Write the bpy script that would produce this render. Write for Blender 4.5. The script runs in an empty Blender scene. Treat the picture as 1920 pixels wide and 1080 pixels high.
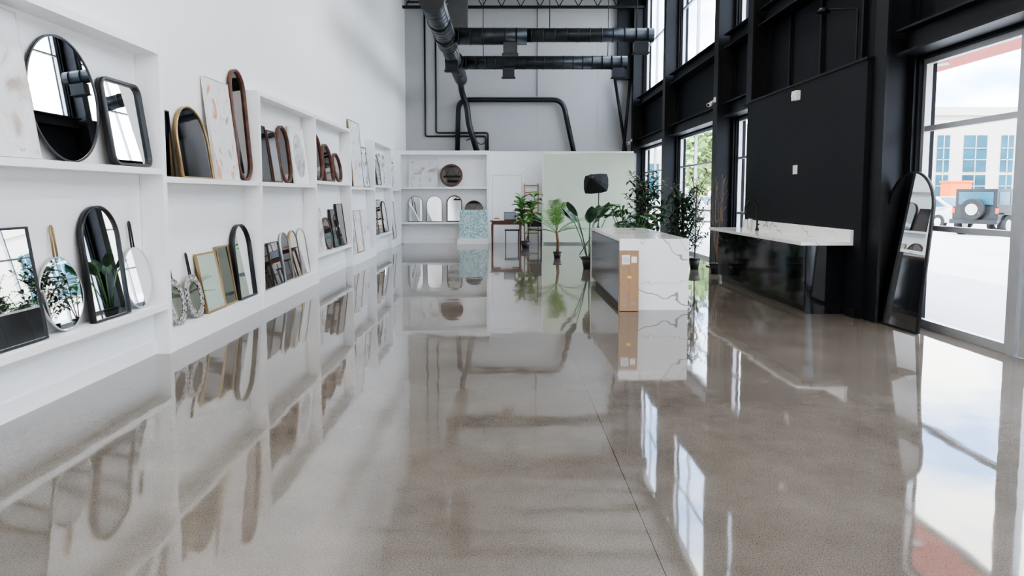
import bpy, math, random
from mathutils import Vector, Matrix
random.seed(7)
sc = bpy.context.scene
V = Vector

# ------------------------------------------------------------------ materials
def _nt(name):
    m = bpy.data.materials.new(name); m.use_nodes = True
    nt = m.node_tree; b = nt.nodes['Principled BSDF']
    return m, nt, b
def mat(name, col, rough=0.5, metal=0.0, var=0.06, scale=8.0, bump=0.0, spec=None, coat=0.0):
    m, nt, b = _nt(name)
    tc = nt.nodes.new('ShaderNodeTexCoord'); n = nt.nodes.new('ShaderNodeTexNoise')
    n.inputs['Scale'].default_value = scale; n.inputs['Detail'].default_value = 4
    nt.links.new(tc.outputs['Object'], n.inputs['Vector'])
    r = nt.nodes.new('ShaderNodeValToRGB')
    r.color_ramp.elements[0].position = .3; r.color_ramp.elements[1].position = .7
    r.color_ramp.elements[0].color = [c*(1-var) for c in col]+[1]
    r.color_ramp.elements[1].color = [min(1, c*(1+var)) for c in col]+[1]
    nt.links.new(n.outputs['Fac'], r.inputs['Fac']); nt.links.new(r.outputs['Color'], b.inputs['Base Color'])
    b.inputs['Roughness'].default_value = rough; b.inputs['Metallic'].default_value = metal
    if spec is not None: b.inputs['Specular IOR Level'].default_value = spec
    if coat: b.inputs['Coat Weight'].default_value = coat
    if bump:
        bp = nt.nodes.new('ShaderNodeBump'); bp.inputs['Strength'].default_value = bump; bp.inputs['Distance'].default_value = .01
        nt.links.new(n.outputs['Fac'], bp.inputs['Height']); nt.links.new(bp.outputs['Normal'], b.inputs['Normal'])
    return m
def art(name, stops, scale=3, dist=1.5, stretch=(1,1,1)):
    m, nt, b = _nt(name)
    tc = nt.nodes.new('ShaderNodeTexCoord'); mp = nt.nodes.new('ShaderNodeMapping')
    mp.inputs['Scale'].default_value = stretch
    n = nt.nodes.new('ShaderNodeTexNoise'); n.inputs['Scale'].default_value = scale
    n.inputs['Detail'].default_value = 6; n.inputs['Distortion'].default_value = dist
    r = nt.nodes.new('ShaderNodeValToRGB'); cr = r.color_ramp
    while len(cr.elements) < len(stops): cr.elements.new(.5)
    for e, (p, c) in zip(cr.elements, stops): e.position = p; e.color = list(c)+[1]
    nt.links.new(tc.outputs['Object'], mp.inputs['Vector']); nt.links.new(mp.outputs['Vector'], n.inputs['Vector'])
    nt.links.new(n.outputs['Fac'], r.inputs['Fac']); nt.links.new(r.outputs['Color'], b.inputs['Base Color'])
    b.inputs['Roughness'].default_value = .6
    return m
def marble():
    m, nt, b = _nt('marble_white')
    tc = nt.nodes.new('ShaderNodeTexCoord')
    def vein(scale, thr, rot, dist, off):
        mp = nt.nodes.new('ShaderNodeMapping'); mp.inputs['Rotation'].default_value = rot; mp.inputs['Location'].default_value = off
        n = nt.nodes.new('ShaderNodeTexWave'); n.inputs['Scale'].default_value = scale
        n.inputs['Detail'].default_value = 4; n.inputs['Distortion'].default_value = dist; n.inputs['Detail Scale'].default_value = 1.3
        n.inputs['Detail Roughness'].default_value = .6
        nt.links.new(tc.outputs['Object'], mp.inputs['Vector']); nt.links.new(mp.outputs['Vector'], n.inputs['Vector'])
        mr = nt.nodes.new('ShaderNodeMapRange'); mr.inputs['From Min'].default_value = thr; mr.inputs['From Max'].default_value = 1
        nt.links.new(n.outputs['Fac'], mr.inputs['Value'])
        return mr.outputs['Result']
    v1 = vein(.50, .9965, (.3, .75, .5), 8, (.35, 0, .1)); v2 = vein(.8, .9965, (1.1, -.6, 1.3), 9, (2.1, .4, 0))
    h = nt.nodes.new('ShaderNodeMath'); h.operation = 'MULTIPLY'; h.inputs[1].default_value = .4
    nt.links.new(v2, h.inputs[0])
    mx = nt.nodes.new('ShaderNodeMath'); mx.operation = 'MAXIMUM'
    nt.links.new(v1, mx.inputs[0]); nt.links.new(h.outputs[0], mx.inputs[1])
    mix = nt.nodes.new('ShaderNodeMix'); mix.data_type = 'RGBA'
    mix.inputs[6].default_value = (.86, .86, .85, 1); mix.inputs[7].default_value = (.27, .28, .30, 1)
    nt.links.new(mx.outputs[0], mix.inputs[0]); nt.links.new(mix.outputs[2], b.inputs['Base Color'])
    b.inputs['Roughness'].default_value = .12
    return m
def floor_mat():
    m, nt, b = _nt('polished_concrete')
    L = nt.links
    geo = nt.nodes.new('ShaderNodeNewGeometry'); sep = nt.nodes.new('ShaderNodeSeparateXYZ')
    L.new(geo.outputs['Position'], sep.inputs[0])
    big = nt.nodes.new('ShaderNodeTexNoise'); big.inputs['Scale'].default_value = .9; big.inputs['Detail'].default_value = 10; big.inputs['Roughness'].default_value = .72
    fine = nt.nodes.new('ShaderNodeTexNoise'); fine.inputs['Scale'].default_value = 150; fine.inputs['Detail'].default_value = 2
    for n in (big, fine): L.new(geo.outputs['Position'], n.inputs['Vector'])
    r1 = nt.nodes.new('ShaderNodeValToRGB'); r1.color_ramp.elements[0].position = .30; r1.color_ramp.elements[1].position = .72
    r1.color_ramp.elements[0].color = (.115, .098, .080, 1); r1.color_ramp.elements[1].color = (.210, .182, .152, 1)
    L.new(big.outputs['Fac'], r1.inputs['Fac'])
    r2 = nt.nodes.new('ShaderNodeValToRGB'); r2.color_ramp.elements[0].position = .33; r2.color_ramp.elements[1].position = .54
    r2.color_ramp.elements[0].color = (.55, .54, .53, 1); r2.color_ramp.elements[1].color = (1.08, 1.08, 1.08, 1)
    L.new(fine.outputs['Fac'], r2.inputs['Fac'])
    mul = nt.nodes.new('ShaderNodeMix'); mul.data_type = 'RGBA'; mul.blend_type = 'MULTIPLY'; mul.inputs[0].default_value = 1
    L.new(r1.outputs['Color'], mul.inputs[6]); L.new(r2.outputs['Color'], mul.inputs[7])
    def joint(sock, off, period, w):
        a = nt.nodes.new('ShaderNodeMath'); a.operation = 'SUBTRACT'; a.inputs[1].default_value = off - period*0.5
        mo = nt.nodes.new('ShaderNodeMath'); mo.operation = 'FLOORED_MODULO'; mo.inputs[1].default_value = period
        s = nt.nodes.new('ShaderNodeMath'); s.operation = 'SUBTRACT'; s.inputs[1].default_value = period*.5
        ab = nt.nodes.new('ShaderNodeMath'); ab.operation = 'ABSOLUTE'
        lt = nt.nodes.new('ShaderNodeMath'); lt.operation = 'LESS_THAN'; lt.inputs[1].default_value = w
        L.new(sock, a.inputs[0]); L.new(a.outputs[0], mo.inputs[0]); L.new(mo.outputs[0], s.inputs[0]); L.new(s.outputs[0], ab.inputs[0]); L.new(ab.outputs[0], lt.inputs[0])
        return lt.outputs[0]
    jx = joint(sep.outputs['X'], .64, 3.49, .0026); jy = joint(sep.outputs['Y'], 5.88, 3.17, .003)
    jyh = nt.nodes.new('ShaderNodeMath'); jyh.operation = 'MULTIPLY'; jyh.inputs[1].default_value = .4; L.new(jy, jyh.inputs[0])
    mx = nt.nodes.new('ShaderNodeMath'); mx.operation = 'MAXIMUM'; L.new(jx, mx.inputs[0]); L.new(jyh.outputs[0], mx.inputs[1])
    mj = nt.nodes.new('ShaderNodeMix'); mj.data_type = 'RGBA'; mj.inputs[7].default_value = (.05, .045, .04, 1)
    L.new(mx.outputs[0], mj.inputs[0]); L.new(mul.outputs[2], mj.inputs[6]); L.new(mj.outputs[2], b.inputs['Base Color'])
    rr = nt.nodes.new('ShaderNodeMapRange'); rr.inputs['From Min'].default_value = .3; rr.inputs['From Max'].default_value = .7
    rr.inputs['To Min'].default_value = .018; rr.inputs['To Max'].default_value = .068
    L.new(big.outputs['Fac'], rr.inputs['Value']); L.new(rr.outputs['Result'], b.inputs['Roughness'])
    wv = nt.nodes.new('ShaderNodeTexNoise'); wv.inputs['Scale'].default_value = 2.4; wv.inputs['Detail'].default_value = 1
    L.new(geo.outputs['Position'], wv.inputs['Vector'])
    bp = nt.nodes.new('ShaderNodeBump'); bp.inputs['Strength'].default_value = .2; bp.inputs['Distance'].default_value = .006
    L.new(wv.outputs['Fac'], bp.inputs['Height']); L.new(bp.outputs['Normal'], b.inputs['Normal'])
    b.inputs['IOR'].default_value = 1.85
    return m
def terrazzo():
    m, nt, b = _nt('teal_terrazzo')
    tc = nt.nodes.new('ShaderNodeTexCoord'); v = nt.nodes.new('ShaderNodeTexVoronoi'); v.inputs['Scale'].default_value = 34
    r = nt.nodes.new('ShaderNodeValToRGB'); r.color_ramp.interpolation = 'CONSTANT'
    r.color_ramp.elements[0].color = (.22, .40, .41, 1); r.color_ramp.elements[1].position = .35; r.color_ramp.elements[1].color = (.42, .58, .58, 1)
    e = r.color_ramp.elements.new(.7); e.color = (.66, .72, .71, 1)
    s = nt.nodes.new('ShaderNodeSeparateColor')
    nt.links.new(tc.outputs['Object'], v.inputs['Vector']); nt.links.new(v.outputs['Color'], s.inputs[0])
    nt.links.new(s.outputs[0], r.inputs['Fac']); nt.links.new(r.outputs['Color'], b.inputs['Base Color'])
    b.inputs['Roughness'].default_value = .4
    return m
def glass_mat():
    m = bpy.data.materials.new('window_glass'); m.use_nodes = True; nt = m.node_tree
    for n in list(nt.nodes): nt.nodes.remove(n)
    o = nt.nodes.new('ShaderNodeOutputMaterial'); t = nt.nodes.new('ShaderNodeBsdfTransparent'); g = nt.nodes.new('ShaderNodeBsdfGlossy')
    t.inputs[0].default_value = (.97, .98, .98, 1); g.inputs['Roughness'].default_value = 0.0
    f = nt.nodes.new('ShaderNodeLayerWeight'); f.inputs['Blend'].default_value = .5
    p = nt.nodes.new('ShaderNodeMath'); p.operation = 'POWER'; p.inputs[1].default_value = 6
    q = nt.nodes.new('ShaderNodeMath'); q.operation = 'MULTIPLY_ADD'; q.inputs[1].default_value = .5; q.inputs[2].default_value = .03
    mx = nt.nodes.new('ShaderNodeMixShader')
    nt.links.new(f.outputs['Facing'], p.inputs[0]); nt.links.new(p.outputs[0], q.inputs[0])
    nt.links.new(q.outputs[0], mx.inputs[0]); nt.links.new(t.outputs[0], mx.inputs[1]); nt.links.new(g.outputs[0], mx.inputs[2]); nt.links.new(mx.outputs[0], o.inputs[0])
    return m
def emis(name, col, s):
    m, nt, b = _nt(name); b.inputs['Emission Color'].default_value = list(col)+[1]; b.inputs['Emission Strength'].default_value = s
    return m

WHITE = mat('white_wall_paint', (.88, .872, .855), .6, var=.01, scale=2)
SHELF = mat('white_shelf_lacquer', (.88, .878, .87), .4, var=.01)
GREYW = mat('grey_wall_paint', (.44, .44, .43), .65, var=.02, scale=1)
CEIL = mat('ceiling_deck', (.50, .50, .50), .7, var=.03)
BLACKW = mat('black_wall_paint', (.007, .008, .011), .6, var=.1, scale=3, spec=.25)
STEEL = mat('black_steel', (.006, .007, .009), .45, var=.15, spec=.35)
DUCT = mat('duct_black_metal', (.03, .034, .038), .35, .6, var=.2, scale=5)
DUCTG = mat('duct_grey_metal', (.12, .13, .14), .32, .8, var=.2, scale=5)
PIPE = mat('black_pipe', (.010, .010, .012), .4)
ALU = mat('anodised_aluminium', (.50, .51, .52), .35, .6, var=.04)
FLOOR = floor_mat()
GLASS = glass_mat()
MIR = mat('mirror_silver', (.92, .93, .93), .01, 1.0, var=.004)
MIRD = mat('mirror_smoked', (.26, .24, .23), .03, 1.0, var=.02)
BLK = mat('frame_black', (.010, .010, .011), .35)
WOODD = mat('frame_walnut', (.10, .04, .024), .45, var=.4, scale=14)
WOODL = mat('frame_oak', (.34, .21, .12), .5, var=.25, scale=14)
GOLD = mat('frame_brass', (.38, .26, .13), .35, .8, var=.08)
SILV = mat('frame_silver', (.6, .6, .6), .3, .8)
CANV = mat('canvas_edge', (.72, .70, .68), .7)
MARB = marble()
CABG = mat('cabinet_gloss_grey', (.045, .047, .05), .10, var=.05)
CABB = mat('cabinet_gloss_black', (.008, .009, .012), .06, var=.1)
CARD = mat('cardboard', (.36, .22, .125), .75, var=.06, scale=20)
PAPER = mat('paper_label', (.8, .8, .8), .6, var=.02)
YEL = mat('yellow_label', (.85, .62, .03), .6)
INK = mat('grey_ink', (.25, .25, .27), .6)
BACKDROP = mat('sage_backdrop', (.55, .60, .48), .7, var=.03, scale=1.5)
TERR = terrazzo()
LEAF1 = mat('leaf_dark', (.028, .080, .038), .4, var=.5, scale=12)
LEAF2 = mat('leaf_mid', (.055, .155, .042), .4, var=.45, scale=12)
LEAF3 = mat('leaf_bright', (.15, .31, .07), .45, var=.35, scale=12)
LEAFT = mat('tree_foliage', (.28, .40, .15), .6, var=.35, scale=2)
BARK = mat('bark', (.16, .09, .05), .8, var=.4, scale=25, bump=.5)
POT = mat('pot_black', (.012, .012, .013), .5)
SOIL = mat('soil', (.05, .035, .025), .9, var=.4, scale=40)
FABR = mat('black_fabric', (.010, .010, .011), .85)
WPLAS = mat('white_plastic', (.78, .78, .76), .4, var=.02)
REDW = mat('red_brown_wood', (.12, .04, .025), .45, var=.3)
ASPH = mat('outdoor_concrete', (.52, .50, .465), .8, var=.1, scale=.5)
BLDG = mat('building_cream', (.50, .47, .41), .8, var=.03, scale=.6)
BWIN = mat('building_window_blue', (.02, .09, .13), .15, .0, var=.5, scale=.6)
RED = mat('canopy_red', (.75, .07, .03), .5)
ORG = mat('orange_panel', (.80, .16, .03), .5)
CARB = mat('car_black', (.02, .022, .025), .25)
CARS = mat('car_silver', (.5, .51, .53), .3, .5)
RUB = mat('tyre_rubber', (.02, .02, .02), .8)
A1 = art('abstract_paint_pale', [(.32, (.42, .35, .30)), (.42, (.70, .68, .66)), (.58, (.76, .76, .75)), (.66, (.50, .38, .30))], 2.5)
A2 = art('abstract_paint_colour', [(.30, (.25, .30, .42)), (.40, (.74, .72, .71)), (.55, (.70, .68, .66)), (.61, (.60, .22, .12)), (.68, (.68, .50, .33))], 3.2, 2.0, (1, 1, .6))
A3 = art('abstract_paint_grey', [(.35, (.28, .28, .29)), (.5, (.52, .52, .52)), (.65, (.70, .70, .69))], 4)
A4 = art('abstract_paint_bw', [(.38, (.05, .05, .05)), (.46, (.74, .74, .73)), (.6, (.76, .76, .75)), (.68, (.42, .32, .27))], 2.6, 2.5)
PATT = art('inlay_pattern', [(.40, (.03, .03, .03)), (.46, (.58, .55, .52)), (.54, (.05, .045, .04)), (.6, (.55, .52, .5))], 14, 1.0)

# ------------------------------------------------------------------ mesh builder
class MB:
    def __init__(s): s.v = []; s.f = []; s.m = []; s.sm = []; s.mats = []
    def mi(s, m):
        if m not in s.mats: s.mats.append(m)
        return s.mats.index(m)
    def face(s, idx, m, sm=False): s.f.append(idx); s.m.append(s.mi(m)); s.sm.append(sm)
    def poly(s, pts, m):
        b = len(s.v); s.v += [V(p) for p in pts]; s.face(list(range(b, b+len(pts))), m)
    def box(s, a, c, m, M=None):
        x0, y0, z0 = a; x1, y1, z1 = c
        b = len(s.v)
        P = [(x0,y0,z0),(x1,y0,z0),(x1,y1,z0),(x0,y1,z0),(x0,y0,z1),(x1,y0,z1),(x1,y1,z1),(x0,y1,z1)]
        s.v += [(M @ V(p)) if M else V(p) for p in P]
        for q in ((0,3,2,1),(4,5,6,7),(0,1,5,4),(1,2,6,5),(2,3,7,6),(3,0,4,7)): s.face([b+i for i in q], m)
        return s
    def cyl(s, p0, p1, r0, m, r1=None, n=16, caps=True):
        r1 = r0 if r1 is None else r1
        p0 = V(p0); p1 = V(p1); d = (p1-p0).normalized()
        a = d.orthogonal().normalized(); c = d.cross(a); b = len(s.v)
        for p, r in ((p0, r0), (p1, r1)):
            for i in range(n):
                t = 2*math.pi*i/n; s.v.append(p+a*math.cos(t)*r+c*math.sin(t)*r)
        for i in range(n):
            j = (i+1) % n; s.face([b+i, b+j, b+n+j, b+n+i], m, True)
        if caps: s.face([b+i for i in range(n)][::-1], m); s.face([b+n+i for i in range(n)], m)
        return s
    def tube(s, path, r, m, n=10, round_=0.0, rr=None):
        P = [V(p) for p in path]
        if round_ > 0:
            Q = [P[0]]
            for i in range(1, len(P)-1):
                a = (P[i-1]-P[i]); c = (P[i+1]-P[i]); k = min(round_, a.length*.49, c.length*.49)
                A = P[i]+a.normalized()*k; C = P[i]+c.normalized()*k
                for t in [j/6 for j in range(7)]: Q.append(A*(1-t)**2+P[i]*2*t*(1-t)+C*t*t)
            Q.append(P[-1]); P = Q
        b = len(s.v); nrm = None
        for i, p in enumerate(P):
            d = (P[min(i+1, len(P)-1)]-P[max(i-1, 0)]).normalized()
            if nrm is None: nrm = d.orthogonal().normalized()
            else:
                nrm = nrm-d*nrm.dot(d)
                nrm = nrm.normalized() if nrm.length > 1e-4 else d.orthogonal().normalized()
            c = d.cross(nrm); R = rr[i] if rr else r
            for k in range(n):
                t = 2*math.pi*k/n; s.v.append(p+nrm*math.cos(t)*R+c*math.sin(t)*R)
        for i in range(len(P)-1):
            for k in range(n):
                j = (k+1) % n; s.face([b+i*n+k, b+i*n+j, b+(i+1)*n+j, b+(i+1)*n+k], m, True)
        s.face([b+k for k in range(n)][::-1], m); e = b+(len(P)-1)*n; s.face([e+k for k in range(n)], m)
        return s
    def build(s, name, M=None, bevel=0):
        me = bpy.data.meshes.new(name)
        if M is None:
            xs = [p.x for p in s.v]; ys = [p.y for p in s.v]; zs = [p.z for p in s.v]
            c = V(((min(xs)+max(xs))/2, (min(ys)+max(ys))/2, min(zs)))
            M = Matrix.Translation(c); vs = [p-c for p in s.v]
        else: vs = s.v
        me.from_pydata([tuple(p) for p in vs], [], s.f)
        for m in s.mats: me.materials.append(m)
        me.polygons.foreach_set('material_index', s.m); me.polygons.foreach_set('use_smooth', s.sm); me.update()
        o = bpy.data.objects.new(name, me); sc.collection.objects.link(o); o.matrix_world = M
        if bevel:
            bv = o.modifiers.new('bevel', 'BEVEL'); bv.width = bevel; bv.segments = 2; bv.limit_method = 'ANGLE'
        return o

# ------------------------------------------------------------------ room shell
XL, XR, YB, YF, H = -3.38, 4.70, 26.0, -5.0, 8.4
MB().box((XL-.3, YF-.2, -.2), (XR+.25, YB+.2, 0), FLOOR).build('floor')
c = MB().box((XL-.3, YF-.2, H), (XR+.25, YB+.2, H+.2), CEIL)
c.build('ceiling')
b = MB()
for i in range(11):
    y = -3+i*2.85
    b.box((XL, y-.06, H-.12), (XR, y+.06, H-.001), STEEL); b.box((XL, y-.06, H-.72), (XR, y+.06, H-.64), STEEL)
    k = 0; x = XL+.1
    while x < XR-.5:
        b.tube([(x, y, H-.66), (x+.32, y, H-.1), (x+.64, y, H-.66)], .018, STEEL, 5); x += .64
b.build('ceiling_joists')
MB().box((XL-.3, YF, 0), (XL, YB, H), WHITE).build('wall_left')
b = MB().box((XL, YB, 0), (XR, YB+.2, H), GREYW)
for x in (-1.6, 1.1, 3.2): b.box((x, YB-.004, 0), (x+.012, YB, H), mat('joint_grey', (.35,.36,.36)))
b.box((3.85, YB-.25, 5.4), (XR-.01, YB-.001, H-.01), STEEL)
b.build('wall_back')
MB().box((XL, YF-.2, 0), (XR, YF, H), WHITE).build('wall_front')
# right wall with openings (separate solid pieces around them)
low = [(-4.6, -.7), (-.5, 3.4), (3.6, 8.6), (13.3, 15.3), (15.7, 20.3), (20.7, 25.3)]
upp = [(-4.6, -.7), (-.3, 5.6), (13.5, 15.3), (15.7, 20.3), (20.7, 25.3)]
def solids(ops):
    y = YF
    for a, c_ in ops:
        yield y, a; y = c_
    yield y, YB
for a, c_ in solids(low): MB().box((XR, a, 0), (XR+.2, c_, 3.021), BLACKW).build('wall_right')
MB().box((XR, YF, 3.021), (XR+.2, YB, 4.75), BLACKW).build('wall_right')
for a, c_ in solids(upp): MB().box((XR, a, 4.75), (XR+.2, c_, 8.05), BLACKW).build('wall_right')
MB().box((XR, YF, 8.05), (XR+.2, YB, H), BLACKW).build('wall_right')
# protruding kitchen wall
b = MB().box((4.28, 8.95, 0), (XR-.002, 13.3, 3.09), BLACKW)
b.box((4.26, 8.93, 3.09), (XR-.002, 13.32, 3.12), STEEL)
b.build('wall_kitchen')
MB().box((4.262, 9.0, 0.0), (4.279, 9.30, .1), STEEL).build('baseboard_kitchen')
# windows
wn = [0]
def window(y0, y1, z0, z1, vm, hm, fr=.045, name=None):
    wn[0] += 1; m = MB(); x0, x1 = XR+.05, XR+.12
    m.box((x0, y0, z0), (x1, y0+fr, z1), ALU); m.box((x0, y1-fr, z0), (x1, y1, z1), ALU)
    m.box((x0, y0+fr, z0), (x1, y1-fr, z0+fr*1.5), ALU); m.box((x0, y0+fr, z1-fr), (x1, y1-fr, z1), ALU)
    for y in vm: m.box((x0, y-fr/2, z0+fr), (x1, y+fr/2, z1-fr), ALU)
    for z in hm: m.box((x0+.002, y0+fr, z-fr/2), (x1-.002, y1-fr, z+fr/2), ALU)
    m.poly([(x0+.035, y0, z0), (x0+.035, y1, z0), (x0+.035, y1, z1), (x0+.035, y0, z1)], GLASS)
    m.build(name or 'window_%d' % wn[0])
window(-4.6, -.7, 0, 3.02, [-2.6], [1.13, 2.24]); window(-.5, 3.4, 0, 3.02, [1.45], [1.13, 2.24])
window(3.6, 5.69, 0, 3.02, [], [1.13, 2.24])
window(6.94, 8.6, 0, 3.02, [], [1.13, 2.24], .06)
window(13.3, 15.3, 0, 3.02, [14.3], [1.13, 2.24])
window(15.7, 20.3, 0, 3.02, [17.2, 18.8], [1.13, 2.24]); window(20.7, 25.3, 0, 3.02, [22.2, 23.8], [1.13, 2.24])
window(-4.6, -.7, 4.75, 8.05, [-2.6], [6.4]); window(-.3, 5.6, 4.75, 8.05, [1.6, 3.6], [6.4])
window(13.5, 15.3, 4.75, 8.05, [14.4], [6.4]); window(15.7, 20.3, 4.75, 8.05, [17.2, 18.8], [6.4]); window(20.7, 25.3, 4.75, 8.05, [22.2, 23.8], [6.4])
# door next to near window
m = MB(); x0, x1 = XR+.03, XR+.14
for a, c_ in ((5.7, 5.8), (6.83, 6.93)): m.box((x0, a, 0), (x1, c_, 3.02), ALU)
m.box((x0, 5.8, 2.2), (x1, 6.83, 2.3), ALU); m.box((x0, 5.8, 2.96), (x1, 6.83, 3.02), ALU)
m.box((x0+.02, 5.83, .01), (x1-.02, 5.93, 2.18), ALU); m.box((x0+.02, 6.70, .01), (x1-.02, 6.80, 2.18), ALU)
m.box((x0+.02, 5.93, .01), (x1-.02, 6.70, .26), ALU); m.box((x0+.02, 5.93, 2.08), (x1-.02, 6.70, 2.18), ALU)
m.poly([(x0+.05, 5.9, .2), (x0+.05, 6.75, .2), (x0+.05, 6.75, 2.1), (x0+.05, 5.9, 2.1)], GLASS)
m.poly([(x0+.05, 5.8, 2.3), (x0+.05, 6.83, 2.3), (x0+.05, 6.83, 2.96), (x0+.05, 5.8, 2.96)], GLASS)
m.tube([(x0+.02, 5.98, .85), (x0-.05, 5.98, .85), (x0-.05, 5.98, 1.25), (x0+.02, 5.98, 1.25)], .012, SILV, 8)
m.build('door_1')
# steel columns + beams
def hcol(y, x0=4.32, z1=H-.74, w=.3):
    m = MB()
    m.box((x0, y-w/2, 0), (x0+.03, y+w/2, z1), STEEL); m.box((XR-.035, y-w/2, 0), (XR-.005, y+w/2, z1), STEEL)
    m.box((x0+.03, y-.012, 0), (XR-.035, y+.012, z1), STEEL)
    m.box((x0-.06, y-w/2-.05, 0), (XR-.004, y+w/2+.05, .02), STEEL)
    m.build('steel_column')
for y in (25.5, 20.5, 15.5, -.6): hcol(y)
for y, in ((13.45,), (8.78,)):
    m = MB(); z0 = 0 if y < 9 else 3.13
    m.box((4.34, y-.14, z0), (4.37, y+.14, H-.74), STEEL); m.box((XR-.035, y-.14, z0), (XR-.004, y+.14, H-.74), STEEL); m.box((4.37, y-.012, z0), (XR-.035, y+.012, H-.74), STEEL)
    m.build('steel_column')
def hbeam(y0, y1, z, nm, h=.26, x0=4.42):
    m = MB()
    m.box((x0, y0, z), (XR-.004, y1, z+.025), STEEL); m.box((x0, y0, z+h), (XR-.004, y1, z+h+.025), STEEL)
    m.box((XR-.16, y0, z+.025), (XR-.14, y1, z+h), STEEL)
    m.build(nm)
for (a, c_) in ((20.67, 25.33), (15.67, 20.33), (13.62, 15.33), (-.43, 8.62), (-4.9, -.77)):
    hbeam(a, c_, 3.06, 'steel_beam'); hbeam(a, c_, 4.42, 'steel_beam')
hbeam(8.94, 13.3, 4.42, 'steel_beam')
m = MB()
for y in (9.9, 11.2, 12.4): m.box((XR-.06, y-.03, 3.12), (XR-.001, y+.03, 4.4), STEEL)
for y in (7.2, 5.6): m.box((XR-.06, y-.03, 3.36), (XR-.001, y+.03, 4.4), STEEL)
m.build('trim_1')
m = MB()
m.tube([(3.75, 25.7, 5.4), (4.25, 25.7, 2.4)], .05, STEEL, 8); m.tube([(4.25, 25.55, 5.4), (3.8, 25.55, 0.02)], .05, STEEL, 8)
m.build('steel_cross_brace')

# ------------------------------------------------------------------ left shelving
bd = [1.2, 4.15, 7.0, 9.78, 12.65, 15.55, 18.4, 21.1, 23.0]
XF = -3.16; T = .05
lowz = {0: .2, 1: .48, 2: .2, 3: .2, 4: .48, 5: .2, 6: .48, 7: .2}
midz = {0: 1.67, 1: 1.74, 2: 1.67, 3: 1.67, 4: 1.74, 5: 1.67, 6: 1.74, 7: 1.67}
m = MB(); xw = XL+.003
for y in bd: m.box((xw, y-.04, 0), (XF, y+.04, 2.84), SHELF)
for i in range(8):
    a, c_ = bd[i]+.04, bd[i+1]-.04
    m.box((xw, a, midz[i]-.055), (XF-.004, c_, midz[i]), SHELF)
    if lowz[i] > .3:
        m.box((xw, a, lowz[i]-.055), (XF-.004, c_, lowz[i]), SHELF); m.box((xw, a, 0), (XF-.14, c_, lowz[i]-.055), SHELF)
        m.box((XF-.14, a, 0), (XF-.125, c_, .13), SHELF)
    else: m.box((xw, a, 0), (XF-.004, c_, lowz[i]), SHELF)
    if i not in (2, 5, 7): m.box((xw, a, 2.78), (XF-.004, c_, 2.84), SHELF)
m.build('display_shelving_unit')
MB().box((XL+.001, YF+.01, 0), (XL+.02, 1.15, .13), SHELF).build('baseboard_left')

# ------------------------------------------------------------------ mirrors
def outline(kind, w, h, i, r=.09, n=14):
    W, Hh = w-2*i, h-2*i; P = []
    if kind == 'rect': P = [(-W/2, 0), (W/2, 0), (W/2, Hh), (-W/2, Hh)]
    elif kind == 'ellipse':
        for k in range(56): t = 2*math.pi*k/56-math.pi/2; P.append((W/2*math.cos(t), Hh/2+Hh/2*math.sin(t)))
    elif kind == 'arch':
        ry = min(W/2, Hh*.6); P = [(-W/2, 0), (W/2, 0)]
        for k in range(33): t = math.pi*k/32; P.append((W/2*math.cos(t), Hh-ry+ry*math.sin(t)))
    elif kind == 'pill':
        R = W/2
        for k in range(25): t = math.pi+math.pi*k/24; P.append((R*math.cos(t), R+R*math.sin(t)))
        for k in range(25): t = math.pi*k/24; P.append((R*math.cos(t), Hh-R+R*math.sin(t)))
    elif kind == 'rrect':
        R = max(r-i, .01)
        for cx, cy, t0 in ((-W/2+R, R, math.pi), (W/2-R, R, 1.5*math.pi), (W/2-R, Hh-R, 0), (-W/2+R, Hh-R, .5*math.pi)):
            for k in range(9): t = t0+math.pi/2*k/8; P.append((cx+R*math.cos(t), cy+R*math.sin(t)))
    elif kind == 'drop':
        for k in range(48):
            t = 2*math.pi*k/48-math.pi/2; q = 1+.08*math.cos(2*t+.6)
            P.append((W/2*q*math.cos(t)*.95, Hh/2+Hh/2*math.sin(t)))
    return [(u, v+i) for u, v in P]
def add_framed(m, kind, w, h, fw, d, fm, gm, rec=.008, r=.09):
    O = outline(kind, w, h, 0, r); I = outline(kind, w, h, fw, r); n = len(O); b = len(m.v)
    for P, y in ((O, 0), (O, -d), (I, -d), (I, -d+rec)):
        m.v += [V((u, y, v)) for u, v in P]
    sm = kind != 'rect'
    for k in range(3):
        for i in range(n):
            j = (i+1) % n; m.face([b+k*n+i, b+k*n+j, b+(k+1)*n+j, b+(k+1)*n+i], fm, sm and k != 1)
    m.face([b+i for i in range(n)][::-1], fm)
    m.face([b+3*n+i for i in range(n)], gm)
def framed(name, kind, w, h, fw, d, fm, gm, loc, rotz, lean, rec=.008, r=.09, strap=None, tilt=0):
    m = MB(); add_framed(m, kind, w, h, fw, d, fm, gm, rec, r)
    if strap:
        sh = .24
        m.tube([(-.022, -d/2, h-.01), (-.016, -d/2, h+sh-.03), (0, -d/2, h+sh), (.016, -d/2, h+sh-.03), (.022, -d/2, h-.01)], .008, strap, 6, round_=.02)
    M = Matrix.Translation(loc) @ Matrix.Rotation(rotz, 4, 'Z') @ Matrix.Rotation(-lean, 4, 'X')
    return m.build(name, M)
def left(name, kind, y0, y1, h, z, fm, gm, fw=.015, d=.03, off=.10, rec=.008, r=.09, strap=None):
    hh = h + (.24 if strap else 0)
    lean = math.asin(min(.45, off/hh))
    framed(name, kind, y1-y0, h, fw, d, fm, gm, (XL+off+.008, (y0+y1)/2, z+.002), math.pi/2, lean, rec, r, strap)
A = 'abstract_painting'
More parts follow.
